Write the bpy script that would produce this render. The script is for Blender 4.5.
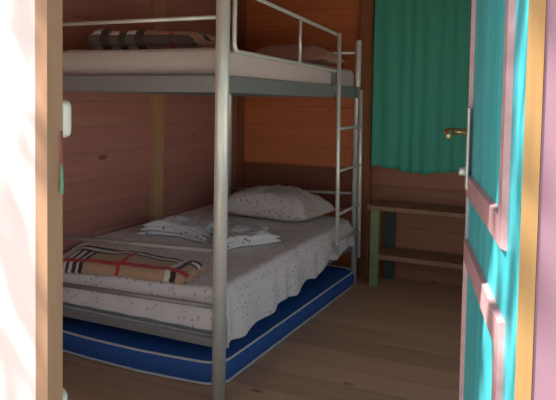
import bpy, bmesh, math, random
from mathutils import Vector, Matrix, noise as mnoise

for o in list(bpy.data.objects):
    bpy.data.objects.remove(o, do_unlink=True)
C = bpy.context.scene.collection
SC = bpy.context.scene
PI = math.pi
R = math.radians

# ------------------------------------------------------------------ camera
F_PX, YAW, PITCH, ROLL = 616.64, 0.4293, 0.0496, 0.0170
cam = bpy.data.cameras.new('camera')
cam.sensor_fit = 'HORIZONTAL'
cam.sensor_width = 36.0
cam.lens = 36.0 * F_PX / 556.0
cam.shift_x = 0.0
cam.shift_y = -(200.0 - 131.88) / 556.0
cam.clip_start = 0.02
cam.clip_end = 200
co = bpy.data.objects.new('camera', cam)
C.objects.link(co)
fw = Vector((-math.sin(YAW) * math.cos(PITCH), math.cos(YAW) * math.cos(PITCH), -math.sin(PITCH)))
r0 = Vector((math.cos(YAW), math.sin(YAW), 0))
u0 = r0.cross(fw)
rr = math.cos(ROLL) * r0 + math.sin(ROLL) * u0
uu = -math.sin(ROLL) * r0 + math.cos(ROLL) * u0
co.matrix_world = Matrix(((rr.x, uu.x, -fw.x, 1.3596), (rr.y, uu.y, -fw.y, -2.3861),
                          (rr.z, uu.z, -fw.z, 1.3382), (0, 0, 0, 1)))
SC.camera = co

# ------------------------------------------------------------------ world, sun, exposure
SUN_EL, SUN_AZ = 55.0, 52.0        # azimuth measured from the front wall's normal towards the left
w = bpy.data.worlds.new('sky')
SC.world = w
w.use_nodes = True
wn = w.node_tree
wn.nodes.clear()
sky = wn.nodes.new('ShaderNodeTexSky')
sky.sky_type = 'NISHITA'
sky.sun_disc = False
sky.sun_elevation = R(SUN_EL)
sky.sun_rotation = R(180 + SUN_AZ)
bg = wn.nodes.new('ShaderNodeBackground')
bg.inputs['Strength'].default_value = 0.22
wo = wn.nodes.new('ShaderNodeOutputWorld')
hs = wn.nodes.new('ShaderNodeHueSaturation')      # hazy, less saturated summer sky
hs.inputs['Saturation'].default_value = 0.40
wn.links.new(sky.outputs[0], hs.inputs['Color'])
wn.links.new(hs.outputs[0], bg.inputs[0])
wn.links.new(bg.outputs[0], wo.inputs[0])

sd = bpy.data.lights.new('sun', 'SUN')
sd.energy = 12.5
sd.angle = R(0.6)
sd.color = (1.0, 0.96, 0.89)
so = bpy.data.objects.new('sun', sd)
C.objects.link(so)
# light travels towards +x +y, downwards
ldir = Vector((math.sin(R(SUN_AZ)) * math.cos(R(SUN_EL)), math.cos(R(SUN_AZ)) * math.cos(R(SUN_EL)), -math.sin(R(SUN_EL))))
so.rotation_euler = ldir.to_track_quat('-Z', 'Y').to_euler()
so.location = (-4, -6, 6)

vs = SC.view_settings
vs.view_transform = 'Standard'
vs.look = 'None'
vs.gamma = 1.0
vs.use_curve_mapping = False
vs.exposure = -0.25
SC.cycles.max_bounces = 10
SC.cycles.diffuse_bounces = 6
SC.cycles.use_denoising = True
SC.cycles.sample_clamp_indirect = 6.0

# ------------------------------------------------------------------ materials
def nmat(name):
    m = bpy.data.materials.new(name)
    m.use_nodes = True
    nt = m.node_tree
    return m, nt, nt.nodes['Principled BSDF']

class NB:
    """tiny node builder"""
    def __init__(s, nt):
        s.nt = nt
    def n(s, t, **kw):
        x = s.nt.nodes.new(t)
        for k, v in kw.items():
            setattr(x, k, v)
        return x
    def put(s, sock, v):
        if isinstance(v, (int, float)):
            sock.default_value = v
        elif isinstance(v, tuple):
            sock.default_value = v if len(v) == len(sock.default_value) else (*v, 1.0)
        else:
            s.nt.links.new(v, sock)
    def m(s, op, a, b=0.0, c=0.0):
        x = s.n('ShaderNodeMath', operation=op)
        s.put(x.inputs[0], a); s.put(x.inputs[1], b); s.put(x.inputs[2], c)
        return x.outputs[0]
    def mix(s, f, a, b, blend='MIX'):
        x = s.n('ShaderNodeMix', data_type='RGBA', blend_type=blend)
        s.put(x.inputs[0], f); s.put(x.inputs[6], a); s.put(x.inputs[7], b)
        return x.outputs[2]
    def vec(s, a, b, c):
        x = s.n('ShaderNodeCombineXYZ')
        s.put(x.inputs[0], a); s.put(x.inputs[1], b); s.put(x.inputs[2], c)
        return x.outputs[0]
    def noise(s, v, scale, detail=3.0, rough=0.55, dist=0.0):
        x = s.n('ShaderNodeTexNoise')
        s.put(x.inputs['Vector'], v)
        x.inputs['Scale'].default_value = scale
        x.inputs['Detail'].default_value = detail
        x.inputs['Roughness'].default_value = rough
        x.inputs['Distortion'].default_value = dist
        return x.outputs[0]
    def step(s, v, a, b):
        x = s.n('ShaderNodeMapRange', interpolation_type='SMOOTHSTEP')
        s.put(x.inputs[0], v)
        x.inputs[1].default_value = a; x.inputs[2].default_value = b
        return x.outputs[0]
    def bump(s, h, bsdf, strength=0.3, dist=0.01):
        x = s.n('ShaderNodeBump')
        x.inputs['Strength'].default_value = strength
        x.inputs['Distance'].default_value = dist
        s.put(x.inputs['Height'], h)
        s.nt.links.new(x.outputs[0], bsdf.inputs['Normal'])

def wood(name, c1, c2, grain='X', across='Z', width=0.0, offset=0.0, rough=0.6, vary=0.35, knots=0.62, seam=0.35, knot_scale=1.0):
    m, nt, b = nmat(name)
    k = NB(nt)
    tc = k.n('ShaderNodeTexCoord')
    sp = k.n('ShaderNodeSeparateXYZ')
    nt.links.new(tc.outputs['Object'], sp.inputs[0])
    ax = dict(X=0, Y=1, Z=2)
    G = sp.outputs[ax[grain]]; A = sp.outputs[ax[across]]
    T = sp.outputs[({0, 1, 2} - {ax[grain], ax[across]}).pop()]
    if width:
        q = k.m('DIVIDE', k.m('ADD', A, offset), width)
        idx = k.m('FLOOR', q)
        wn_ = k.n('ShaderNodeTexWhiteNoise', noise_dimensions='1D')
        nt.links.new(idx, wn_.inputs['W'])
        rnd = wn_.outputs['Value']
        fr = k.m('FRACT', q)
        edge = k.m('MINIMUM', fr, k.m('SUBTRACT', 1.0, fr))
    else:
        idx = 0.0; rnd = 0.37; edge = None
    gv = k.vec(k.m('MULTIPLY_ADD', G, 1.3, k.m('MULTIPLY', rnd, 41.0)), k.m('MULTIPLY', A, 24.0), k.m('MULTIPLY', T, 24.0))
    g = k.noise(gv, 1.0, 5.0, 0.6, 0.8)
    gv2 = k.vec(k.m('MULTIPLY_ADD', G, 0.8, k.m('MULTIPLY', rnd, 17.0)), k.m('MULTIPLY', A, 5.0), k.m('MULTIPLY', T, 5.0))
    g2 = k.noise(gv2, 1.0, 2.0)
    f = k.m('ADD', k.m('MULTIPLY', k.step(g, 0.3, 0.7), 0.6), k.m('MULTIPLY', k.step(g2, 0.3, 0.7), 0.4))
    col = k.mix(f, c1, c2)
    if width:
        br = k.m('MULTIPLY_ADD', rnd, vary, 1.0 - vary * 0.5)
        col = k.mix(1.0, col, k.vec(br, br, br), 'MULTIPLY')
    if knots:
        vo = k.n('ShaderNodeTexVoronoi')
        nt.links.new(k.vec(k.m('MULTIPLY_ADD', G, 3.0 * knot_scale, k.m('MULTIPLY', rnd, 9.0)), k.m('MULTIPLY', A, 7.0 * knot_scale), k.m('MULTIPLY', T, 2.0)), vo.inputs['Vector'])
        vo.inputs['Scale'].default_value = 1.0
        sx = k.n('ShaderNodeSeparateColor')
        nt.links.new(vo.outputs['Color'], sx.inputs[0])
        on = k.step(sx.outputs[0], knots, knots + 0.02)
        kd = k.m('MULTIPLY', k.m('SUBTRACT', 1.0, k.step(vo.outputs['Distance'], 0.05, 0.17)), on)
        col = k.mix(k.m('MULTIPLY', kd, 0.75), col, (c2[0] * 0.28, c2[1] * 0.25, c2[2] * 0.25))
    h = g
    if edge is not None:
        sm = k.step(edge, 0.008, 0.03)
        col = k.mix(k.m('MULTIPLY', k.m('SUBTRACT', 1.0, sm), 1.0 - seam), col, (c2[0] * 0.2, c2[1] * 0.2, c2[2] * 0.2))
        h = k.m('ADD', k.m('MULTIPLY', g, 0.15), sm)
    nt.links.new(col, b.inputs['Base Color'])
    b.inputs['Roughness'].default_value = rough
    k.bump(h, b, 0.25, 0.006)
    return m

def plain(name, col, rough=0.5, metal=0.0, var=0.0, scale=20.0, bump=0.0, spec=None):
    m, nt, b = nmat(name)
    k = NB(nt)
    b.inputs['Base Color'].default_value = (*col, 1)
    b.inputs['Roughness'].default_value = rough
    b.inputs['Metallic'].default_value = metal
    if spec is not None:
        b.inputs['Specular IOR Level'].default_value = spec
    if var or bump:
        tc = k.n('ShaderNodeTexCoord')
        n = k.noise(tc.outputs['Object'], scale, 4.0)
        if var:
            d = tuple(max(0, c * (1 - var)) for c in col)
            l = tuple(min(1, c * (1 + var)) for c in col)
            nt.links.new(k.mix(n, d, l), b.inputs['Base Color'])
        if bump:
            k.bump(n, b, bump, 0.005)
    return m

def dotted(name, base, dots, scale=24.0, size=0.2, rough=0.9, share=0.45):
    """cotton printed with tiny scattered sprigs"""
    m, nt, b = nmat(name)
    k = NB(nt)
    tc = k.n('ShaderNodeTexCoord')
    v = k.n('ShaderNodeTexVoronoi')
    nt.links.new(tc.outputs['Object'], v.inputs['Vector'])
    v.inputs['Scale'].default_value = scale
    sc_ = k.n('ShaderNodeSeparateColor')
    nt.links.new(v.outputs['Color'], sc_.inputs[0])
    on = k.step(sc_.outputs[0], 1 - share - 0.01, 1 - share + 0.01)
    dd = k.m('ADD', v.outputs['Distance'], k.m('MULTIPLY', k.noise(tc.outputs['Object'], 160.0, 2.0), 0.3))
    d = k.m('MULTIPLY', k.m('SUBTRACT', 1.0, k.step(dd, size + 0.10, size + 0.22)), on)
    c2 = k.mix(k.step(sc_.outputs[1], 0.45, 0.55), dots[0], dots[1])
    n = k.noise(tc.outputs['Object'], 6.0, 3.0)
    bb = k.mix(n, tuple(c * 0.94 for c in base), base)
    nt.links.new(k.mix(d, bb, c2), b.inputs['Base Color'])
    b.inputs['Roughness'].default_value = rough
    b.inputs['Specular IOR Level'].default_value = 0.15
    k.bump(k.noise(tc.outputs['Object'], 14.0, 4.0), b, 0.35, 0.02)
    return m

def plaid(name, base, stripes):
    """woven check; stripes = (axis u/v, centre, half width, colour) in metres of cloth"""
    m, nt, b = nmat(name)
    k = NB(nt)
    uv = k.n('ShaderNodeUVMap')
    sp = k.n('ShaderNodeSeparateXYZ')
    nt.links.new(uv.outputs[0], sp.inputs[0])
    tc = k.n('ShaderNodeTexCoord')
    nz = k.noise(tc.outputs['Object'], 60.0, 3.0)
    col = k.mix(nz, tuple(c * 0.8 for c in base), tuple(min(1, c * 1.1) for c in base))
    for axn, cen, hw, c in stripes:
        dv = k.m('ABSOLUTE', k.m('SUBTRACT', sp.outputs[0 if axn == 'u' else 1], cen))
        f = k.m('SUBTRACT', 1.0, k.step(dv, hw - 0.003, hw + 0.003))
        col = k.mix(k.m('MULTIPLY', f, 0.93), col, c)
    nt.links.new(col, b.inputs['Base Color'])
    b.inputs['Roughness'].default_value = 0.95
    b.inputs['Specular IOR Level'].default_value = 0.1
    b.inputs['Sheen Weight'].default_value = 0.2
    k.bump(nz, b, 0.4, 0.004)
    return m

M = {}
M['wall_side'] = wood('pine boards side', (0.45, 0.205, 0.165), (0.38, 0.160, 0.128), 'Y', 'Z', 0.155, 0.07, vary=0.18, knots=0.62, seam=0.78, rough=0.5)
M['wall_back'] = wood('pine boards back', (0.62, 0.200, 0.075), (0.50, 0.145, 0.055), 'X', 'Z', 0.155, 0.10, vary=0.22, knots=0.66, seam=0.75, rough=0.5)
M['wall_brown'] = wood('brown pine boards', (0.40, 0.185, 0.105), (0.31, 0.130, 0.072), 'X', 'Z', 0.155, 0.07, vary=0.25, knots=0.45, seam=0.6, rough=0.5)
M['floor'] = wood('pine floor boards', (0.62, 0.415, 0.255), (0.49, 0.315, 0.19), 'X', 'Y', 0.19, 0.03, vary=0.25, knots=0.45, seam=0.7, rough=0.45, knot_scale=1.3)
M['ceil'] = wood('pine ceiling boards', (0.42, 0.2, 0.1), (0.32, 0.14, 0.07), 'Y', 'X', 0.12)
M['stud'] = wood('dark pine stud', (0.34, 0.14, 0.06), (0.24, 0.09, 0.04), 'Z', 'X', knots=0)
M['stud_red'] = wood('dark red boards', (0.26, 0.085, 0.045), (0.20, 0.06, 0.03), 'X', 'Z', knots=0)
M['batten'] = wood('pine batten', (0.50, 0.30, 0.17), (0.40, 0.22, 0.12), 'Z', 'Y', knots=0)
M['jamb'] = wood('pale pine jamb', (0.45, 0.275, 0.18), (0.37, 0.21, 0.125), 'Z', 'X', knots=0.8, rough=0.55)
M['jamb_sun'] = wood('sun-tinted pine jamb', (0.46, 0.28, 0.105), (0.30, 0.16, 0.055), 'Z', 'X', knots=0.8, rough=0.55)  # right jamb, warm sunlight put into the wood colour
M['bench'] = wood('bench board', (0.36, 0.22, 0.13), (0.26, 0.15, 0.085), 'X', 'Y', knots=0)
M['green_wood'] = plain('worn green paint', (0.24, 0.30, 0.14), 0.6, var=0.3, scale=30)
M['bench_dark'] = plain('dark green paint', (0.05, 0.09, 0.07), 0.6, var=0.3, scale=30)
M['pink'] = plain('pink wall paint', (0.31, 0.175, 0.24), 0.75, var=0.06, scale=9, bump=0.15)  # right of the door, shade partly put into the darker pink
M['pale'] = plain('sun-lightened wall pink', (0.78, 0.70, 0.71), 0.75, var=0.03, scale=9, bump=0.15)  # same wall left of the door, sunshine partly put into the paler colour
M['steel'] = plain('silver painted steel tube', (0.78, 0.84, 0.81), 0.32, 0.35, var=0.08, scale=40)
M['steel_shaded'] = plain('shade-darkened steel tube', (0.33, 0.32, 0.30), 0.5, 0.3, var=0.2, scale=60)  # lower end rails: the silver paint darkened to stand in for dim light
M['steel_dark'] = plain('grey painted steel', (0.28, 0.31, 0.32), 0.45, 0.4, var=0.1, scale=30)
M['sheet'] = dotted('sprigged white cotton sheet', (0.80, 0.775, 0.765), ((0.40, 0.40, 0.50), (0.52, 0.46, 0.49)), 34, 0.22, share=0.65)
M['sheet_plain'] = dotted('faded mauve cotton sheet', (0.62, 0.565, 0.555), ((0.50, 0.46, 0.47), (0.54, 0.48, 0.48)), 34, 0.18, share=0.4)
M['towel'] = dotted('blue sprigged white cotton', (0.74, 0.74, 0.75), ((0.12, 0.22, 0.42), (0.30, 0.34, 0.42)), 30, 0.24, share=0.75)
M['pillow'] = dotted('sprigged pillow cotton', (0.66, 0.60, 0.56), ((0.24, 0.25, 0.31), (0.40, 0.33, 0.34)), 36, 0.24, share=0.7)
M['pillow_pink'] = plain('faded pink pillow cotton', (0.55, 0.36, 0.30), 0.95, var=0.1, scale=12, bump=0.2)
M['blue'] = plain('blue quilted cover', (0.022, 0.105, 0.37), 0.65, var=0.25, scale=35, bump=0.3)
M['piping'] = plain('white piping', (0.62, 0.66, 0.66), 0.7, var=0.05)
M['white_plastic'] = plain('white plastic', (0.78, 0.80, 0.74), 0.35, var=0.03)
M['brass'] = plain('worn brass', (0.55, 0.45, 0.22), 0.35, 0.9, var=0.15, scale=60)
M['dark_metal'] = plain('dark metal', (0.12, 0.10, 0.08), 0.45, 0.8)
M['plate'] = plain('galvanised plate', (0.62, 0.68, 0.64), 0.4, 0.5, var=0.1, scale=50)
M['trim_pink'] = plain('pale pink gloss paint', (0.58, 0.34, 0.37), 0.5, var=0.35, scale=30)
M['lilac'] = plain('lilac grey paint', (0.42, 0.38, 0.45), 0.5, var=0.1)
M['cord_red'] = plain('dark red cord', (0.25, 0.06, 0.06), 0.8)
M['tassel'] = plain('green tassel yarn', (0.13, 0.26, 0.18), 0.9, var=0.6, scale=200)
M['ground'] = plain('pale sandy ground', (0.55, 0.49, 0.42), 0.95, var=0.15, scale=3, bump=0.3)
M['roof'] = plain('roof boards', (0.3, 0.2, 0.14), 0.8, var=0.2, scale=8)
M['leaf'] = plain('leaf green', (0.10, 0.20, 0.05), 0.6, var=0.3, scale=6)
M['bark'] = plain('bark', (0.2, 0.14, 0.1), 0.9, var=0.3, scale=14, bump=0.5)

# turquoise door paint: brush streaks along the height
def door_paint():
    m, nt, b = nmat('turquoise door paint')
    k = NB(nt)
    tc = k.n('ShaderNodeTexCoord')
    mp = k.n('ShaderNodeMapping')
    nt.links.new(tc.outputs['Object'], mp.inputs[0])
    mp.inputs['Scale'].default_value = (18, 18, 1.2)
    n = k.noise(mp.outputs[0], 1.0, 4.0, 0.6, 0.4)
    nt.links.new(k.mix(k.step(n, 0.3, 0.7), (0.055, 0.49, 0.58), (0.10, 0.68, 0.75)), b.inputs['Base Color'])
    b.inputs['Roughness'].default_value = 0.42
    k.bump(n, b, 0.12, 0.004)
    return m
M['door'] = door_paint()

def curtain_mat():
    m, nt, b = nmat('green curtain cloth')
    k = NB(nt)
    tc = k.n('ShaderNodeTexCoord')
    mp = k.n('ShaderNodeMapping')
    nt.links.new(tc.outputs['Object'], mp.inputs[0])
    mp.inputs['Scale'].default_value = (30, 30, 2)
    n = k.noise(mp.outputs[0], 1.0, 3.0)
    col = k.mix(n, (0.085, 0.47, 0.36), (0.11, 0.55, 0.43))
    nt.links.new(col, b.inputs['Base Color'])
    b.inputs['Roughness'].default_value = 0.9
    b.inputs['Specular IOR Level'].default_value = 0.1
    tr = k.n('ShaderNodeBsdfTranslucent')
    nt.links.new(col, tr.inputs[0])
    mx = k.n('ShaderNodeMixShader')
    mx.inputs[0].default_value = 0.12
    out = nt.nodes['Material Output']
    nt.links.new(b.outputs[0], mx.inputs[1]); nt.links.new(tr.outputs[0], mx.inputs[2])
    nt.links.new(mx.outputs[0], out.inputs[0])
    return m
M['curtain'] = curtain_mat()

def glass_mat():
    m, nt, b = nmat('window glass')
    b.inputs['Base Color'].default_value = (0.9, 0.95, 0.95, 1)
    b.inputs['Transmission Weight'].default_value = 1.0
    b.inputs['Roughness'].default_value = 0.0
    b.inputs['IOR'].default_value = 1.05
    return m
M['glass'] = glass_mat()

TAN = (0.50, 0.34, 0.22); BLK = (0.015, 0.015, 0.025); WHT = (0.72, 0.70, 0.66); RED = (0.55, 0.03, 0.04)
# ------------------------------------------------------------------ mesh helpers
class MB:
    def __init__(s):
        s.v = []; s.f = []; s.sm = []; s.uv = None
    def add(s, vs_, fs, smooth=False):
        o = len(s.v)
        s.v += [tuple(x) for x in vs_]
        s.f += [tuple(i + o for i in f) for f in fs]
        s.sm += [smooth] * len(fs)
        return s
    def box(s, x0, x1, y0, y1, z0, z1, bev=0.0):
        if bev <= 0:
            vs_ = [(x, y, z) for z in (z0, z1) for y in (y0, y1) for x in (x0, x1)]
            return s.add(vs_, [(0, 2, 3, 1), (4, 5, 7, 6), (0, 1, 5, 4), (2, 6, 7, 3), (0, 4, 6, 2), (1, 3, 7, 5)])
        bm = bmesh.new()
        bmesh.ops.create_cube(bm, size=1.0)
        for v in bm.verts:
            v.co = Vector(((x0 + x1) / 2 + v.co.x * (x1 - x0), (y0 + y1) / 2 + v.co.y * (y1 - y0), (z0 + z1) / 2 + v.co.z * (z1 - z0)))
        bmesh.ops.bevel(bm, geom=bm.edges[:], offset=bev, segments=2, affect='EDGES', profile=0.6)
        bm.verts.index_update()
        s.add([v.co for v in bm.verts], [[v.index for v in f.verts] for f in bm.faces], False)
        bm.free()
        return s
    def tube(s, pts, r, n=14, cap=True, closed=False):
        pts = [Vector(p) for p in pts]
        rings = []
        up = None
        L = len(pts)
        for i, p in enumerate(pts):
            if closed:
                t = (pts[(i + 1) % L] - pts[i - 1]).normalized()
            else:
                t = (pts[min(i + 1, L - 1)] - pts[max(i - 1, 0)]).normalized()
            if up is None:
                up = Vector((0, 0, 1)) if abs(t.z) < 0.9 else Vector((1, 0, 0))
            a = (up - t * up.dot(t)).normalized()
            up = a
            b = t.cross(a)
            rad = r[i] if isinstance(r, (list, tuple)) else r
            rings.append([p + a * rad * math.cos(2 * PI * j / n) + b * rad * math.sin(2 * PI * j / n) for j in range(n)])
        vs_ = [v for ring in rings for v in ring]
        fs = []
        for i in range(L if closed else L - 1):
            i2 = (i + 1) % L
            for j in range(n):
                fs.append((i * n + j, i * n + (j + 1) % n, i2 * n + (j + 1) % n, i2 * n + j))
        if cap and not closed:
            fs.append(tuple(range(n - 1, -1, -1)))
            fs.append(tuple((L - 1) * n + j for j in range(n)))
        return s.add(vs_, fs, True)
    def grid(s, nu, nv, fn, smooth=True, loop_v=False):
        vs_ = [fn(i / (nu - 1), j / (nv - 1)) for i in range(nu) for j in range(nv)]
        fs = [(i * nv + j, (i + 1) * nv + j, (i + 1) * nv + j + 1, i * nv + j + 1) for i in range(nu - 1) for j in range(nv - 1)]
        return s.add(vs_, fs, smooth)
    def build(s, name, mat, parent=None, loc=None, solid=0.0, subd=0, weld=False, recalc=True):
        me = bpy.data.meshes.new(name)
        me.from_pydata(s.v, [], s.f)
        for p, sm in zip(me.polygons, s.sm):
            p.use_smooth = sm
        if s.uv:
            ul = me.uv_layers.new(name='UVMap')
            for lp in me.loops:
                ul.data[lp.index].uv = s.uv[lp.vertex_index]
        if weld or recalc:
            bm = bmesh.new(); bm.from_mesh(me)
            if weld:
                bmesh.ops.remove_doubles(bm, verts=bm.verts, dist=1e-5)
            if recalc:
                bmesh.ops.recalc_face_normals(bm, faces=bm.faces)
            bm.to_mesh(me); bm.free()
        me.materials.append(mat)
        o = bpy.data.objects.new(name, me)
        C.objects.link(o)
        if parent is not None:
            o.parent = parent
        if loc:
            o.location = loc
        if solid:
            md = o.modifiers.new('thickness', 'SOLIDIFY'); md.thickness = solid; md.offset = -1
        if subd:
            md = o.modifiers.new('smooth', 'SUBSURF'); md.levels = subd; md.render_levels = subd
        return o

def tag(o, label=None, cat=None, group=None, kind=None):
    for k_, v_ in (('label', label), ('category', cat), ('group', group), ('kind', kind)):
        if v_:
            o[k_] = v_
    return o

def empty(name, loc, label=None, cat=None, group=None, kind=None, rz=0.0):
    o = bpy.data.objects.new(name, None)
    C.objects.link(o)
    o.location = loc
    o.rotation_euler = (0, 0, rz)
    o.empty_display_size = 0.1
    return tag(o, label, cat, group, kind)

def nz(x, y, z=0.0):
    return mnoise.noise(Vector((x, y, z)))

# ------------------------------------------------------------------ the room
XL, XR, YB, YF0, YF1, ZC = -1.125, 1.60, 2.25, -1.50, -1.40, 2.35
OX0, OX1, OZ = 0.40, 1.337, 1.98          # rough door opening in the front wall
tag(MB().box(XL - 0.1, XR + 0.1, -1.465, YB + 0.1, -0.06, 0.0).build('floor', M['floor']), kind='structure')
tag(MB().box(XL - 0.1, XL, YF1, YB + 0.1, 0.0, ZC).build('wall_left', M['wall_side']), kind='structure')
VY0, VY1, VZ0, VZ1 = -1.30, 1.30, 0.25, 1.75      # wide unseen window added in the right wall to brighten the room
wr = MB().box(XR, XR + 0.1, YF1, VY0, 0.0, ZC).box(XR, XR + 0.1, VY1, YB + 0.1, 0.0, ZC)
wr.box(XR, XR + 0.1, VY0, VY1, 0.0, VZ0).box(XR, XR + 0.1, VY0, VY1, VZ1, ZC)
tag(wr.build('wall_right', M['wall_side']), kind='structure')
WX0, WX1, WZ0, WZ1 = 0.16, 0.98, 0.98, 1.90
wb = MB()
wb.box(XL, -0.005, YB, YB + 0.1, 0, ZC)
tag(wb.build('wall_back', M['wall_back']), kind='structure')
wb = MB()
wb.box(-0.005, WX0, YB, YB + 0.1, 0, ZC).box(WX1, XR, YB, YB + 0.1, 0, ZC)
wb.box(WX0, WX1, YB, YB + 0.1, 0, WZ0).box(WX0, WX1, YB, YB + 0.1, WZ1, ZC)
tag(wb.build('wall_back_window_side', M['wall_brown']), kind='structure')
tag(MB().box(XL - 0.1, XR + 0.1, YF1, YB + 0.1, ZC, ZC + 0.05).build('ceiling', M['ceil']), kind='structure')
# front wall, pink outside and pine inside
fo = MB()
UX0, UX1, UZ0, UZ1 = -0.98, 0.12, 0.38, 1.46      # unseen window added left of the door to light the bed foot
pl_ = MB().box(-3.0, UX0, YF0, -1.45, -0.25, ZC + 0.1).box(UX1, 0.4405, YF0, -1.45, -0.25, ZC + 0.1)
pl_.box(UX0, UX1, YF0, -1.45, -0.25, UZ0).box(UX0, UX1, YF0, -1.45, UZ1, ZC + 0.1)
tag(pl_.build('wall_front_pale', M['pale']), kind='structure')
fo.box(1.3375, 1.8, YF0, -1.45, -0.25, ZC + 0.1).box(0.4405, 1.3375, YF0, -1.45, OZ, ZC + 0.1)
fo.box(0.4405, 1.3375, YF0, -1.466, -0.25, -0.02)
tag(fo.build('wall_front', M['pink']), kind='structure')
fi = MB()
fi.box(XL - 0.1, UX0, -1.449, YF1, 0, ZC).box(UX1, 0.37, -1.449, YF1, 0, ZC).box(UX0, UX1, -1.449, YF1, 0, UZ0).box(UX0, UX1, -1.449, YF1, UZ1, ZC).box(1.375, XR + 0.1, -1.449, YF1, 0, ZC).box(0.37, 1.375, -1.449, YF1, OZ, ZC)
tag(fi.build('wall_front_lining', M['wall_back']), kind='structure')
tag(MB().box(0.4410, 0.4720, -1.503, -1.463, -0.02, OZ).build('trim_1', M['jamb']), kind='structure')
tag(MB().box(1.3160, 1.3370, -1.503, -1.463, -0.02, OZ).build('trim_2', M['jamb_sun']), kind='structure')
tag(MB().box(0.4725, 1.3155, -1.503, -1.463, OZ - 0.03, OZ).build('trim_3', M['jamb']), kind='structure')
# studs
tag(MB().box(-0.055, 0.045, YB - 0.06, YB - 0.001, 0, ZC).build('trim_4', M['stud']), kind='structure')
tag(MB().box(XL + 0.001, XL + 0.04, 0.985, 1.095, 0, ZC).build('trim_5', M['batten']), kind='structure')
tag(MB().box(XL + 0.001, XL + 0.05, YB - 0.05, YB - 0.001, 0, ZC).build('trim_6', M['stud']), kind='structure')
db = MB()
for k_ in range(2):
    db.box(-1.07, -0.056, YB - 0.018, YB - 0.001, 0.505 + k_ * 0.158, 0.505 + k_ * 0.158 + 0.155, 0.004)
tag(db.build('trim_7', M['stud_red']), kind='structure')  # darker red board row low on the back wall
# window behind the curtain
win = empty('window_1', ((WX0 + WX1) / 2, YB, WZ0), kind='structure')
def wpart(name, mb, mat):
    o = mb.build(name, mat, win)
    o.location = -Vector(win.location)
    return o
f = MB()
f.box(WX0, WX0 + 0.05, YB + 0.02, YB + 0.08, WZ0, WZ1).box(WX1 - 0.05, WX1, YB + 0.02, YB + 0.08, WZ0, WZ1)
f.box(WX0 + 0.05, WX1 - 0.05, YB + 0.02, YB + 0.08, WZ0, WZ0 + 0.05).box(WX0 + 0.05, WX1 - 0.05, YB + 0.02, YB + 0.08, WZ1 - 0.05, WZ1)
f.box((WX0 + WX1) / 2 - 0.02, (WX0 + WX1) / 2 + 0.02, YB + 0.02, YB + 0.08, WZ0 + 0.05, WZ1 - 0.05)
wpart('window_frame', f, M['batten'])
wpart('glass', MB().box(WX0 + 0.05, WX1 - 0.05, YB + 0.045, YB + 0.051, WZ0 + 0.05, WZ1 - 0.05), M['glass'])
added_win_right = empty('added_window_right', (XR, (VY0 + VY1) / 2, VZ0), kind='structure')
f = MB()
f.box(XR + 0.02, XR + 0.08, VY0, VY0 + 0.05, VZ0, VZ1).box(XR + 0.02, XR + 0.08, VY1 - 0.05, VY1, VZ0, VZ1)
f.box(XR + 0.02, XR + 0.08, VY0 + 0.05, VY1 - 0.05, VZ0, VZ0 + 0.05).box(XR + 0.02, XR + 0.08, VY0 + 0.05, VY1 - 0.05, VZ1 - 0.05, VZ1)
f.box(XR + 0.02, XR + 0.08, (VY0 + VY1) / 2 - 0.02, (VY0 + VY1) / 2 + 0.02, VZ0 + 0.05, VZ1 - 0.05)
f.build('window_frame', M['batten'], added_win_right).location = -Vector(added_win_right.location)
added_win_front = empty('added_window_front', ((UX0 + UX1) / 2, -1.45, UZ0), kind='structure')
f = MB()
f.box(UX0, UX0 + 0.04, -1.475, -1.425, UZ0, UZ1).box(UX1 - 0.04, UX1, -1.475, -1.425, UZ0, UZ1)
f.box(UX0 + 0.04, UX1 - 0.04, -1.475, -1.425, UZ0, UZ0 + 0.04).box(UX0 + 0.04, UX1 - 0.04, -1.475, -1.425, UZ1 - 0.04, UZ1)
f.box((UX0 + UX1) / 2 - 0.02, (UX0 + UX1) / 2 + 0.02, -1.475, -1.425, UZ0 + 0.04, UZ1 - 0.04)
f.build('window_frame', M['batten'], added_win_front).location = -Vector(added_win_front.location)
# roof and ground outside
tag(MB().box(-3.2, 2.0, -1.75, YB + 0.5, ZC + 0.11, ZC + 0.17).build('roof', M['roof']), kind='structure')
tag(MB().box(-25, 25, -25, 25, -0.32, -0.25).build('ground', M['ground']), kind='structure')

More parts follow.
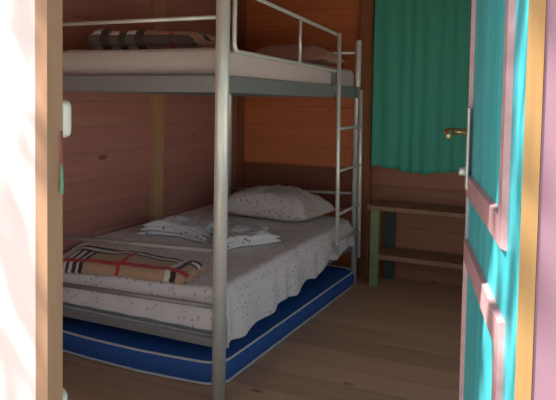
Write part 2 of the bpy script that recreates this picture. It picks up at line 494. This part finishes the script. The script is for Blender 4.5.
# tree in the yard whose crown dapples the sunlight on the front of the cabin
tree = empty('yard_tree', (-2.3, -4.3, -0.25), 'leafy tree in the yard that dapples the cabin front with shade', 'tree')
MB().tube([(0, 0, 0), (0.05, 0.05, 1.5), (0.35, 0.3, 2.7), (0.9, 0.8, 3.9), (1.3, 1.2, 5.0)], [0.16, 0.13, 0.11, 0.07, 0.03], 14).build('trunk', M['bark'], tree)
for pts in ([(0.35, 0.3, 2.7), (0.2, 1.0, 3.8), (0.4, 1.6, 4.6)], [(0.2, 0.18, 2.2), (1.1, 0.3, 3.6), (1.9, 0.5, 4.4)], [(0.9, 0.8, 3.9), (1.5, 1.7, 4.4), (1.9, 2.1, 4.5)]):
    MB().tube(pts, [0.06, 0.04, 0.015], 10).build('branch', M['bark'], tree)
rg = random.Random(11)
lv = MB()
for k_ in range(2800):
    while True:
        q_ = Vector((rg.uniform(-1, 1), rg.uniform(-1, 1), rg.uniform(-1, 1)))
        if q_.length < 1:
            break
    P = Vector((1.95, 1.35, 4.75)) + Vector((q_.x * 1.45, q_.y * 1.6, q_.z * 1.15))
    if nz(P.x * 1.7, P.y * 1.7, P.z * 1.7) < -0.12:
        continue
    d_ = Vector((rg.gauss(0, 1), rg.gauss(0, 1), rg.gauss(0, 0.6))).normalized()
    e_ = d_.cross(Vector((rg.gauss(0, 1), rg.gauss(0, 1), rg.gauss(0, 1)))).normalized()
    l_, w_ = rg.uniform(0.09, 0.15), rg.uniform(0.025, 0.04)
    lv.add([P, P + d_ * l_ * 0.45 + e_ * w_, P + d_ * l_, P + d_ * l_ * 0.45 - e_ * w_], [(0, 1, 2, 3)])
lv.build('crown', M['leaf'], tree, recalc=False)['kind'] = 'stuff'

# ------------------------------------------------------------------ open turquoise door
TH = R(77.3)
door = empty('door_1', (1.316, -1.452, 0), kind='structure')
door.matrix_world = Matrix.Translation((1.316, -1.452, 0)) @ Matrix.Rotation(PI - TH, 4, 'Z')
# local frame: +x runs from the hinge to the free edge, the outside face is at local y = 0 (looking to +y)
DW = 0.775
def dpart(name, mb, mat, parent=None, label=None):
    o = mb.build(name, mat, parent or door)
    if label:
        o['label'] = label
    return o
dpart('door_leaf', MB().box(0.004, DW, -0.040, 0.0, 0.012, OZ - 0.04, 0.003), M['door'])
# ------------------------------------------------------------------ bunk bed
L, W, PR = 1.97, 1.07, 0.031
bed = empty('bunk_bed', (0, 0, 0), 'silver steel bunk bed with ladder standing along the left wall', 'bed')
for (px, py) in ((0.010, -0.032), (-W, -0.032), (0, L), (-W, L)):
    PR = 0.031 if py < 1 else 0.024
    p = MB().tube([(px, py, 0.0), (px, py, 1.775), (px, py, 1.79)], [PR, PR, PR * 0.8], 20).build('post', M['steel'], bed)
    MB().tube([(px, py, 1.786), (px, py, 1.797)], PR * 0.8, 16).build('post_cap', M['steel_dark'], p)
def bedpart(name, mb, mat=None, parent=None):
    return mb.build(name, mat or M['steel'], parent or bed)
TR = 0.0095
# foot and head rails
for y in (-0.025, L):
    bedpart('end_rail', MB().tube([(-W, y, 0.386), (0, y, 0.414)], 0.0115), M['steel_shaded'])
    bedpart('end_rail', MB().tube([(-W, y, 0.628), (0, y, 0.668)], 0.0115), M['steel_shaded'])
    bedpart('end_rail', MB().tube([(-W, y, 1.702), (0, y, 1.702)], TR))
    for z0, z1 in ((0.232, 0.268), (1.372, 1.448)):
        bedpart('end_bar', MB().box(-W + 0.02, -0.02, y - 0.014, y + 0.014, z0, z1, 0.004), M['steel_dark'])
for x in (-0.0, -W):
    for z0, z1 in ((0.250, 0.300), (1.372, 1.448)):
        bedpart('side_bar', MB().box(x - 0.014 - (0.030 if z0 < 1 and x == 0 else 0), x + 0.014 - (0.030 if z0 < 1 and x == 0 else 0), -0.005, L - 0.02, z0, z1, 0.004), M['steel_dark'])
for z in (0.275, 1.40):
    bedpart('bed_base', MB().box(-W + 0.016, -0.030, 0.016, L - 0.016, z - 0.01, z + 0.006), M['steel_dark'])
# guard rail: bent loop with a middle upright
def arc(cx, cy, r, a0, a1, n=6):
    return [(cx + r * math.cos(a0 + (a1 - a0) * i / n), cy + r * math.sin(a0 + (a1 - a0) * i / n)) for i in range(n + 1)]
ya, yb_, za, zb, ra = 0.068, 1.505, 1.562, 1.805, 0.035
loop = arc(ya + ra, za + ra, ra, 1.5 * PI, PI) + arc(ya + ra, zb - ra, ra, PI, 0.5 * PI) + arc(yb_ - ra, zb - ra, ra, 0.5 * PI, 0) + arc(yb_ - ra, za + ra, ra, 0, -0.5 * PI)
gr = bedpart('guard_rail', MB().tube([(0.012, y, z) for y, z in [(y, z + (0.035 - 0.12 * (y - 0.07) / 1.435 + 0.06 * ((y - 0.07) / 1.435) ** 2) * (1 if z > 1.65 else 0) - (0.02 * (y - 0.07) / 1.4 if z < 1.65 else 0)) for y, z in loop]], 0.0105, 12, closed=True))
bedpart('upright', MB().tube([(0.012, 0.835, za - 0.012), (0.012, 0.835, zb - 0.012)], 0.0095, 12), parent=gr)
for y in (1.46,):
    bedpart('bracket', MB().box(0.002, 0.016, y - 0.012, y + 0.012, 1.446, za - 0.018), M['steel_dark'], gr)
# ladder hooked on the side bar
lad = bedpart('ladder', MB().tube([(0.040, 1.425, 1.785), (0.044, 1.44, 0.9), (0.046, 1.455, 0.335)], 0.0135, 12))
bedpart('ladder_rail', MB().tube([(0.040, 1.925, 1.43), (0.043, 1.935, 0.9), (0.046, 1.945, 0.20)], 0.0135, 12), parent=lad)
for z in (1.165, 0.885, 0.595, 0.40):
    bedpart('rung', MB().tube([(0.043, 1.437, z), (0.043, 1.935, z)], 0.010, 10), parent=lad)
for y in (1.43, 1.93):
    bedpart('hook', MB().box(0.014, 0.036, y - 0.012, y + 0.012, 1.40, 1.452), M['steel_dark'], lad)

# ------------------------------------------------------------------ mattresses and sheets
def ztop(x, y):
    f_ = min(1.0, max(0.0, -x / W))
    return 0.478 + 0.045 * f_ - 0.102 * f_ * max(0.0, 1 - max(0, y) / 0.45) ** 1.5 + 0.006 * nz(x * 5, y * 5, 1.0)
# lower mattress under its sheet
lm = MB().box(-W + 0.02, -0.035, 0.05, L - 0.06, 0.283, 0.425, 0.03).build('lower_mattress', M['pillow'])
tag(lm, 'mattress under the sprigged sheet on the lower bunk', 'mattress')
def sheet_fn():
    sx, sy = -0.022, 0.034       # edges of the mattress (right side, foot)
    rad = 0.035
    def fn(u, v):
        # u across the bed to the right and over, v from the foot (overhang) to the head
        hem_r = 0.235 - 0.02 + 0.0
        s = -W - 0.035 + u * (W + 0.035 + sx + 0.30)
        t = sy - 0.26 + v * (L - 0.05 - sy + 0.26)
        yy = max(t, sy)
        # how far the hem reaches down
        lim_r = 0.245 - 0.085 * max(0, (yy - 0.2)) / 1.6 - 0.25 * max(0, 0.2 - yy) + 0.012 * math.sin(yy * 17) + 0.02 * nz(yy * 4, 3.1)
        lim_f = 0.226 - 0.042 * max(0, min(1, (-s) / W)) + 0.010 * math.sin(s * 23) + 0.012 * nz(s * 7, 9.2)
        a = max(0.0, s - sx); b = max(0.0, sy - t)
        a = a / 0.30 * lim_r
        b = b / 0.26 * lim_f
        d = min(max(a, b), 0.252)
        x = min(s, sx); y = yy
        z0 = ztop(x, y)
        # rounded edge
        ex = max(0.0, x - (sx - rad)) / rad
        ey = max(0.0, (sy + rad) - y) / rad
        rnd = rad * (1 - math.sqrt(max(0.0, 1 - min(1.0, ex) ** 2))) * 0.5 + rad * (1 - math.sqrt(max(0.0, 1 - min(1.0, ey) ** 2))) * 0.5
        z = z0 - rnd - d
        if a > 0:
            x += 0.028 * min(1, a / 0.05) + 0.012 * a / 0.2 + 0.007 * math.sin(yy * 30 + nz(yy * 3, 1) * 4) * min(1, a / 0.12)
        if b > 0:
            y -= 0.012 * min(1, b / 0.05) + 0.004 * math.sin(s * 34) * min(1, b / 0.1)
        if a > 0 and b > 0:
            e = min(a, b)
            x += 0.03 * e
        else:
            if a == 0 and b == 0:
                z += 0.004 * nz(s * 9, t * 9, 4)
        return (x, y, z)
    return fn
sh = MB().grid(110, 150, sheet_fn()).build('bed_sheet', M['sheet'], solid=0.003)
tag(sh, 'white sprigged sheet with loose hem draped over the lower bunk mattress', 'sheet')

# upper mattress wrapped in its sheet
um = empty('upper_mattress', (-W / 2, L / 2, 1.41), 'thin mattress in a white sheet lying on the upper bunk', 'mattress')
def upper_fn(u, v):
    # closed cross section across x, running along y
    y = 0.030 + u * (L - 0.075)
    a = 2 * PI * v
    hx, hz, p = (W - 0.028) / 2, 0.086, 0.14
    cx, cz = -W / 2, 1.495
    c_, s_ = math.cos(a), math.sin(a)
    end = min(1.0, min(u, 1 - u) / 0.02)
    k_ = 0.75 + 0.25 * math.sqrt(max(0, 1 - (1 - end) ** 2))
    x = cx + hx * math.copysign(abs(c_) ** p, c_) * (0.985 + 0.015 * k_)
    z = cz + hz * math.copysign(abs(s_) ** (p * 1.6), s_) * k_
    z += 0.006 * nz(x * 6, y * 6, 8.0) + 0.003 * nz(x * 20, y * 20, 2.0)
    x += 0.005 * nz(y * 14, z * 14, 5.0)
    y += 0.005 * nz(x * 14, z * 14, 6.0) * (1 if u < 0.1 else 0)
    return (x, y, z)
mb = MB().grid(90, 97, upper_fn)
n0 = len(mb.v)
mb.f.append(tuple(range(0, 96))); mb.sm.append(True)
mb.f.append(tuple(range(89 * 97 + 95, 89 * 97 - 1, -1))); mb.sm.append(True)
o = mb.build('fitted_sheet', M['sheet_plain'], um, weld=True)
o.location = (W / 2, -L / 2, -1.41)

# blue mattress stored on the floor beneath
fm = empty('floor_mattress', (-W / 2, 1.0, 0), 'blue mattress with white piping on the floor under the bunk bed', 'mattress')
def rrect(x0, x1, y0, y1, r, n=8):
    out = []
    for cx, cy, a0 in ((x1 - r, y0 + r, -0.5 * PI), (x1 - r, y1 - r, 0), (x0 + r, y1 - r, 0.5 * PI), (x0 + r, y0 + r, PI)):
        out += [(cx + r * math.cos(a0 + 0.5 * PI * i / n), cy + r * math.sin(a0 + 0.5 * PI * i / n)) for i in range(n + 1)]
    return out
def dens(poly, step=0.06):
    out = []
    for i, p in enumerate(poly):
        q = poly[(i + 1) % len(poly)]
        d = math.dist(p, q)
        n = max(1, int(d / step))
        out += [(p[0] + (q[0] - p[0]) * j / n, p[1] + (q[1] - p[1]) * j / n) for j in range(n)]
    return out
FX0, FX1, FY0, FY1 = -1.115, -0.030, 0.060, 1.925
ring0 = dens(rrect(FX0, FX1, FY0, FY1, 0.10))
ring0 = [(x + 0.06 * max(0, y - 0.2) / 1.7 * (x - FX0) / (FX1 - FX0), y) for x, y in ring0]
ring0 = [(x, y - (0.032 * math.sin(PI * (x - FX0) / (FX1 - FX0)) if y < 0.4 else 0)) for x, y in ring0]
cxm, cym = (FX0 + FX1) / 2, (FY0 + FY1) / 2
def off(poly, d):
    return [(cxm + (x - cxm) * (1 + d / 0.5), cym + (y - cym) * (1 + d / 1.05)) for x, y in poly]
N = len(ring0)
mb = MB()
prof = [(0.0, 0.004), (0.0, 0.012), (0.012, 0.035), (0.016, 0.065), (0.012, 0.090), (0.0, 0.110), (-0.02, 0.120), (-0.12, 0.126), (-0.3, 0.128)]
vs_, fs = [], []
for d, z in prof:
    vs_ += [(x, y, z + (0.003 * nz(x * 5, y * 5) if z > 0.1 else 0)) for x, y in off(ring0, d)]
for i in range(len(prof) - 1):
    for j in range(N):
        fs.append((i * N + j, i * N + (j + 1) % N, (i + 1) * N + (j + 1) % N, (i + 1) * N + j))
fs.append(tuple((len(prof) - 1) * N + j for j in range(N)))
fs.append(tuple(range(N - 1, -1, -1)))
mb.add(vs_, fs, True)
o = mb.build('cover', M['blue'], fm); o.location = -Vector(fm.location)
for z in (0.010, 0.113):
    o = MB().tube([(x, y, z + 0.002 * nz(x * 9, y * 9)) for x, y in off(ring0, 0.003)], 0.0062, 8, closed=True).build('piping', M['piping'], fm)
    o.location = -Vector(fm.location)

# ------------------------------------------------------------------ folded check blankets
def blanket(name, x0, width, y0, depth, zfun, T, mat, seed, label, skew=0.0, shrink=0.0):
    """one cloth folded in four: the outer fold wraps an inner one, both noses at the front"""
    t = T / 4.6
    path = []     # (y, z) centre line with arc length
    def nose(zc, r, yc, a0, a1, n=8):
        return [(yc + r * math.cos(a0 + (a1 - a0) * i / n), zc + r * math.sin(a0 + (a1 - a0) * i / n)) for i in range(n + 1)]
    ro, ri = T * 0.5 - t * 0.5, t * 0.55
    zc = T * 0.5
    yb2 = depth
    st = 14
    path += [(yb2 - (yb2 - ro) * i / st, t * 0.5) for i in range(st)]
    path += nose(zc, ro, ro, 1.5 * PI, 0.5 * PI)
    path += [(ro + (yb2 - 0.02 - ro) * i / st, T - t * 0.5) for i in range(1, st)]
    rb = (T - t * 0.5 - (zc + ri)) / 2
    path += nose((T - t * 0.5 + zc + ri) / 2, rb, yb2 - 0.02, 0.5 * PI, -0.5 * PI)
    path += [(yb2 - 0.02 - (yb2 - 0.02 - ro - 0.006) * i / st, zc + ri) for i in range(1, st)]
    path += nose(zc, ri, ro + 0.006, 0.5 * PI, 1.5 * PI, 6)
    path += [(ro + 0.006 + (yb2 - ro - 0.01) * i / st, zc - ri) for i in range(1, st + 1)]
    arcs = [0.0]
    for i in range(1, len(path)):
        arcs.append(arcs[-1] + math.dist(path[i], path[i - 1]))
    nx = 40
    top_at = (depth - ro) + PI * ro      # arc length where the top layer starts
    rows = []
    mb = MB()
    uv = []
    npth = len(path)
    for i in range(nx + 1):
        fx = i / nx
        for j, (py, pz) in enumerate(path):
            tg = Vector((path[min(j + 1, npth - 1)][0] - path[max(j - 1, 0)][0], path[min(j + 1, npth - 1)][1] - path[max(j - 1, 0)][1])).normalized()
            for side in (0.5, -0.5):
                qy = py + tg.y * side * t * 0.96
                qz = pz - tg.x * side * t * 0.96
                wob = nz(fx * 4 + seed, qy * 7, seed) * 0.5 + nz(fx * 11, qy * 15 + seed, seed) * 0.25
                edge = max(0, abs(fx - 0.5) * 2 - 0.86) / 0.14
                sag = 1.0 - 0.22 * edge ** 2 - shrink * fx
                X = x0 + fx * width + 0.02 * nz(qy * 6, qz * 30, seed + 3) * (1 if 0.02 < fx < 0.98 else 1.3)
                Yv = y0 + qy + 0.02 * nz(fx * 3, seed, 7) + skew * fx
                Z = zfun(X, Yv) + qz * sag + 0.018 * wob * (qz / T)
                mb.v.append((X, Yv, Z))
                uv.append((fx * width, arcs[j] - top_at))
    st_ = npth * 2
    for i in range(nx):
        for j in range(npth - 1):
            for s_ in (0, 1):
                a = i * st_ + j * 2 + s_
                b_ = (i + 1) * st_ + j * 2 + s_
                mb.f.append((a, b_, b_ + 2, a + 2)); mb.sm.append(True)
        for j in (0, npth - 1):
            a = i * st_ + j * 2; b_ = (i + 1) * st_ + j * 2
            mb.f.append((a, b_, b_ + 1, a + 1)); mb.sm.append(True)
    for i in (0, nx):
        for j in range(npth - 1):
            a = i * st_ + j * 2
            mb.f.append((a, a + 1, a + 3, a + 2)); mb.sm.append(True)
    mb.uv = uv
    o = mb.build(name, mat)
    return tag(o, label, 'blanket', 'folded check blankets')

P1 = plaid('tan check wool', TAN, [
    ('u', 0.085, 0.052, WHT), ('u', 0.06, 0.010, BLK), ('u', 0.105, 0.014, BLK), ('u', 0.145, 0.013, BLK),
    ('v', 0.112, 0.009, BLK), ('v', 0.133, 0.013, WHT), ('v', 0.152, 0.009, BLK),
    ('u', 0.67, 0.016, WHT), ('u', 0.70, 0.016, BLK),
    ('u', 0.37, 0.012, RED), ('v', 0.010, 0.016, RED), ('v', -0.075, 0.006, RED)])
P2 = plaid('brown check wool', (0.42, 0.24, 0.17), [
    ('u', 0.045, 0.025, WHT), ('u', 0.155, 0.028, WHT), ('u', 0.26, 0.028, WHT),
    ('u', 0.09, 0.024, BLK), ('u', 0.205, 0.026, BLK), ('u', 0.31, 0.026, BLK),
    ('u', 0.50, 0.013, RED), ('v', -0.075, 0.03, (0.06, 0.045, 0.04)), ('v', 0.10, 0.02, BLK)])
blanket('folded_blanket', -0.97, 0.76, 0.000, 0.205, lambda x, y: ztop(x, y) + 0.005, 0.060, P1, 2.3,
        'tan check blanket folded on the foot of the lower bunk', skew=0.0)
blanket('folded_blanket', -0.86, 0.62, 0.12, 0.38, lambda x, y: 1.587, 0.108, P2, 7.7,
        'brown check blanket folded on the upper bunk mattress', shrink=0.25)

# ------------------------------------------------------------------ pillows and folded linen
def soft(corners, zfun, T, seed, p=2.6, q=0.55, wr=0.02, fr=6.0, nu=44, nv=34, belly=0.25, pinch=0.06):
    """closed cushion over a four-cornered outline"""
    a, b, c, d = [Vector(x) for x in corners]
    mb = MB()
    def pos(u, v):
        # pull the sides in a little between the corners
        uu_ = u + pinch * math.sin(PI * v) * (0.5 - u) * (2 * abs(u - 0.5)) ** 2 * 2
        vv_ = v + pinch * math.sin(PI * u) * (0.5 - v) * (2 * abs(v - 0.5)) ** 2 * 2
        return (a * (1 - uu_) + b * uu_) * (1 - vv_) + (d * (1 - uu_) + c * uu_) * vv_
    def top(u, v):
        P = pos(u, v)
        h = max(0, 1 - abs(2 * u - 1) ** p) ** q * max(0, 1 - abs(2 * v - 1) ** p) ** q
        n_ = nz(P.x * fr + seed, P.y * fr, seed) + 0.5 * nz(P.x * fr * 2.7, P.y * fr * 2.7 + seed, seed)
        return (P.x + wr * 0.5 * n_ * h, P.y, zfun(P.x, P.y) + T * belly + h * T * (1 - belly) + wr * n_ * min(1, h * 2))
    def bot(u, v):
        P = pos(u, v)
        h = max(0, 1 - abs(2 * u - 1) ** p) ** q * max(0, 1 - abs(2 * v - 1) ** p) ** q
        return (P.x, P.y, zfun(P.x, P.y) + T * belly * (1 - h))
    mb.grid(nu, nv, top)
    mb.grid(nu, nv, bot)
    return mb
tag(soft([(-0.84, 1.36), (-0.18, 1.45), (-0.12, 1.91), (-0.84, 1.91)], lambda x, y: ztop(x, y) + 0.006, 0.205, 3.0, p=3.4, q=0.5).build('pillow', M['pillow'], weld=True),
    'plump sprigged pillow at the head of the lower bunk', 'pillow', 'pillows on the bunks')
tag(soft([(-0.72, 1.48), (-0.06, 1.48), (-0.06, 1.88), (-0.72, 1.88)], lambda x, y: 1.590, 0.155, 5.0).build('pillow', M['pillow_pink'], weld=True),
    'dull pink pillow at the head of the upper bunk', 'pillow', 'pillows on the bunks')

def linen(corners, layers, T, seed, label, mat):
    """a loosely folded cloth: soft layers, each a little smaller and shifted, in one piece"""
    root = MB()
    rg = random.Random(seed)
    tt = T / layers
    for k_ in range(layers):
        sh_ = [(x + rg.uniform(-0.025, 0.025), y + rg.uniform(-0.02, 0.02)) for x, y in corners]
        m_ = soft(sh_, lambda x, y, kk=k_: ztop(x, y) + 0.006 + kk * tt * 0.8 + 0.010 * nz(x * 7, y * 7, seed + kk), tt * 1.25, seed + k_, p=5, q=0.5, wr=0.020, fr=8, nu=56, nv=44, belly=0.3, pinch=0.2)
        root.add(m_.v, m_.f, True)
    return tag(root.build('folded_linen', mat, weld=True), label, 'linen', 'folded linen on the lower bunk')
linen([(-0.93, 0.60), (-0.45, 0.65), (-0.50, 1.04), (-0.95, 1.00)], 3, 0.085, 4,
      'blue sprigged white linen folded behind the tan check blanket', M['towel'])
linen([(-0.31, 0.53), (-0.10, 0.92), (-0.31, 1.14), (-0.55, 0.90)], 2, 0.07, 9,
      'crumpled pointed white linen lying in front of the lower pillow', M['towel'])

# ------------------------------------------------------------------ curtain
cur = empty('curtain', (0.55, 2.19, 2.12), 'dark green curtain hanging over the window on the back wall', 'curtain')
def cur_fn(u, v):
    x = 0.062 + u * 1.05
    ph = x * 62 + 2.2 * nz(x * 5, 0.3)
    amp = 0.0075 + 0.005 * nz(x * 4, 7.0)
    zb_ = 0.842 + 0.018 * math.sin(x * 9 + 0.8) + 0.005 * math.sin(ph)
    z = 2.14 + (zb_ - 2.14) * v
    y = 2.165 + amp * math.sin(ph) * (0.6 + 0.4 * v) + 0.012 * nz(x * 8, z * 2.0, 2.0)
    return (x - 0.55, y - 2.19, z - 2.12)
MB().grid(220, 40, cur_fn).build('cloth', M['curtain'], cur, solid=0.002)
MB().tube([(-0.50, -0.02, 0.03), (0.62, -0.02, 0.03)], 0.009, 12).build('rod', M['steel'], cur)

# ------------------------------------------------------------------ small two-tier bench
bn = empty('bench', (0.6, 2.09, 0), 'low two tier wooden bench with green leg under the curtain', 'bench')
def bpart(name, mb, mat, parent=None, label=None):
    o = mb.build(name, mat, parent or bn)
    o.location = (-0.6, -2.09, 0)
    if label:
        o['label'] = label
    return o
bpart('top', MB().box(0.105, 1.10, 1.935, 2.242, 0.562, 0.594, 0.003), M['bench'])
bpart('shelf', MB().box(0.16, 1.06, 1.965, 2.235, 0.200, 0.236, 0.003), M['bench'])
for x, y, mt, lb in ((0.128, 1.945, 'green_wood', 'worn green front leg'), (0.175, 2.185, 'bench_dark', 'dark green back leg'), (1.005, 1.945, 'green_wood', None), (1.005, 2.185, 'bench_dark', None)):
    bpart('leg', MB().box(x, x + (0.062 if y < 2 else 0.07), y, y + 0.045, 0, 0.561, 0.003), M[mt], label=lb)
bpart('apron', MB().box(0.205, 1.003, 2.19, 2.215, 0.515, 0.561), M['bench'])

# ------------------------------------------------------------------ door hardware and mouldings
def frame_moulding(t0, t1, z0, z1, wv, wh, th=0.010):
    o_ = [(t0, z0), (t1, z0), (t1, z1), (t0, z1)]
    i_ = [(t0 + wv, z0 + wh), (t1 - 0.012, z0 + wh), (t1 - 0.012, z1 - wh), (t0 + wv, z1 - wh)]
    mb = MB()
    vs_ = [(x, 0.0, z) for x, z in o_ + i_]
    b_ = 0.004
    vs_ += [(x + (b_ if k_ in (0, 3) else -b_), th, z + (b_ if k_ in (0, 1) else -b_)) for k_, (x, z) in enumerate(o_)]
    vs_ += [(x - (b_ if k_ in (0, 3) else -b_), th, z - (b_ if k_ in (0, 1) else -b_)) for k_, (x, z) in enumerate(i_)]
    fs = []
    for k_ in range(4):
        n_ = (k_ + 1) % 4
        fs += [(k_, n_, 8 + n_, 8 + k_), (4 + k_, 4 + n_, 12 + n_, 12 + k_), (8 + k_, 8 + n_, 12 + n_, 12 + k_), (k_, n_, 4 + n_, 4 + k_)]
    return mb.add(vs_, fs)
dpart('edge_strip', MB().box(0.764, DW + 0.003, -0.03, 0.007, 0.02, OZ - 0.05, 0.002), M['lilac'])
dpart('moulding', frame_moulding(0.128, 0.764, 1.100, 1.86, 0.042, 0.056), M['trim_pink'])
dpart('moulding', frame_moulding(0.120, 0.764, 0.14, 0.985, 0.056, 0.060), M['trim_pink'])
for z in (0.25, 1.0, 1.75):
    dpart('hinge', MB().tube([(0.0, -0.006, z - 0.04), (0.0, -0.006, z + 0.04)], 0.007, 10), M['dark_metal'])
hd = dpart('handle', MB().box(0.715, 0.752, 0.008, 0.014, 1.12, 1.33, 0.002), M['plate'], label='tall galvanised handle plate')
dpart('lever', MB().tube([(0.735, 0.014, 1.268), (0.735, 0.056, 1.268), (0.728, 0.062, 1.267), (0.63, 0.064, 1.262)], [0.009, 0.009, 0.010, 0.008], 12), M['brass'], hd)
dpart('lock_cylinder', MB().tube([(0.735, 0.012, 1.165), (0.735, 0.030, 1.165)], 0.011, 12), M['plate'], hd)

# ------------------------------------------------------------------ things on the left jamb
def plate_thing(loc, h, label):
    e = empty('switch_box', loc, label, 'switch', 'white plastic boxes on the door jamb')
    # rounded cover, bulging towards +x
    def fn(u, v):
        a = PI * (v - 0.5)
        z = (u - 0.5) * h
        k_ = max(0.0, 1 - abs(2 * u - 1) ** 6) ** 0.5
        return (0.021 * math.cos(a) ** 0.4 * k_ if abs(a) < PI / 2 - 1e-6 else 0.0, 0.014 * math.sin(a), z)
    mb = MB().grid(24, 16, fn)
    mb.build('cover', M['white_plastic'], e, solid=0.0)
    MB().box(-0.010, 0.001, -0.013, 0.013, -h * 0.48, h * 0.48).build('base', M['white_plastic'], e)
    return e
plate_thing((0.452, -1.447, 1.296), 0.076, 'white rounded plastic box at mid height of the pale left door jamb')
plate_thing((0.442, -1.447, 0.705), 0.070, 'white rounded plastic box low on the pale left door jamb')
tz = empty('hanging_tassel', (0.479, -1.473, 1.163), 'small green tassel on a dark red cord at the left jamb', 'tassel')
MB().tube([(0, 0, 0.045), (0.001, 0, 0.075), (0, 0, 0.11)], 0.0022, 8).build('cord', M['cord_red'], tz)
mb = MB().tube([(0, 0, 0.048), (0, 0, 0.040), (0.001, 0, 0.020), (0.0, 0, -0.012)], [0.0015, 0.003, 0.0035, 0.0045], 12)
mb.build('tuft', M['tassel'], tz)
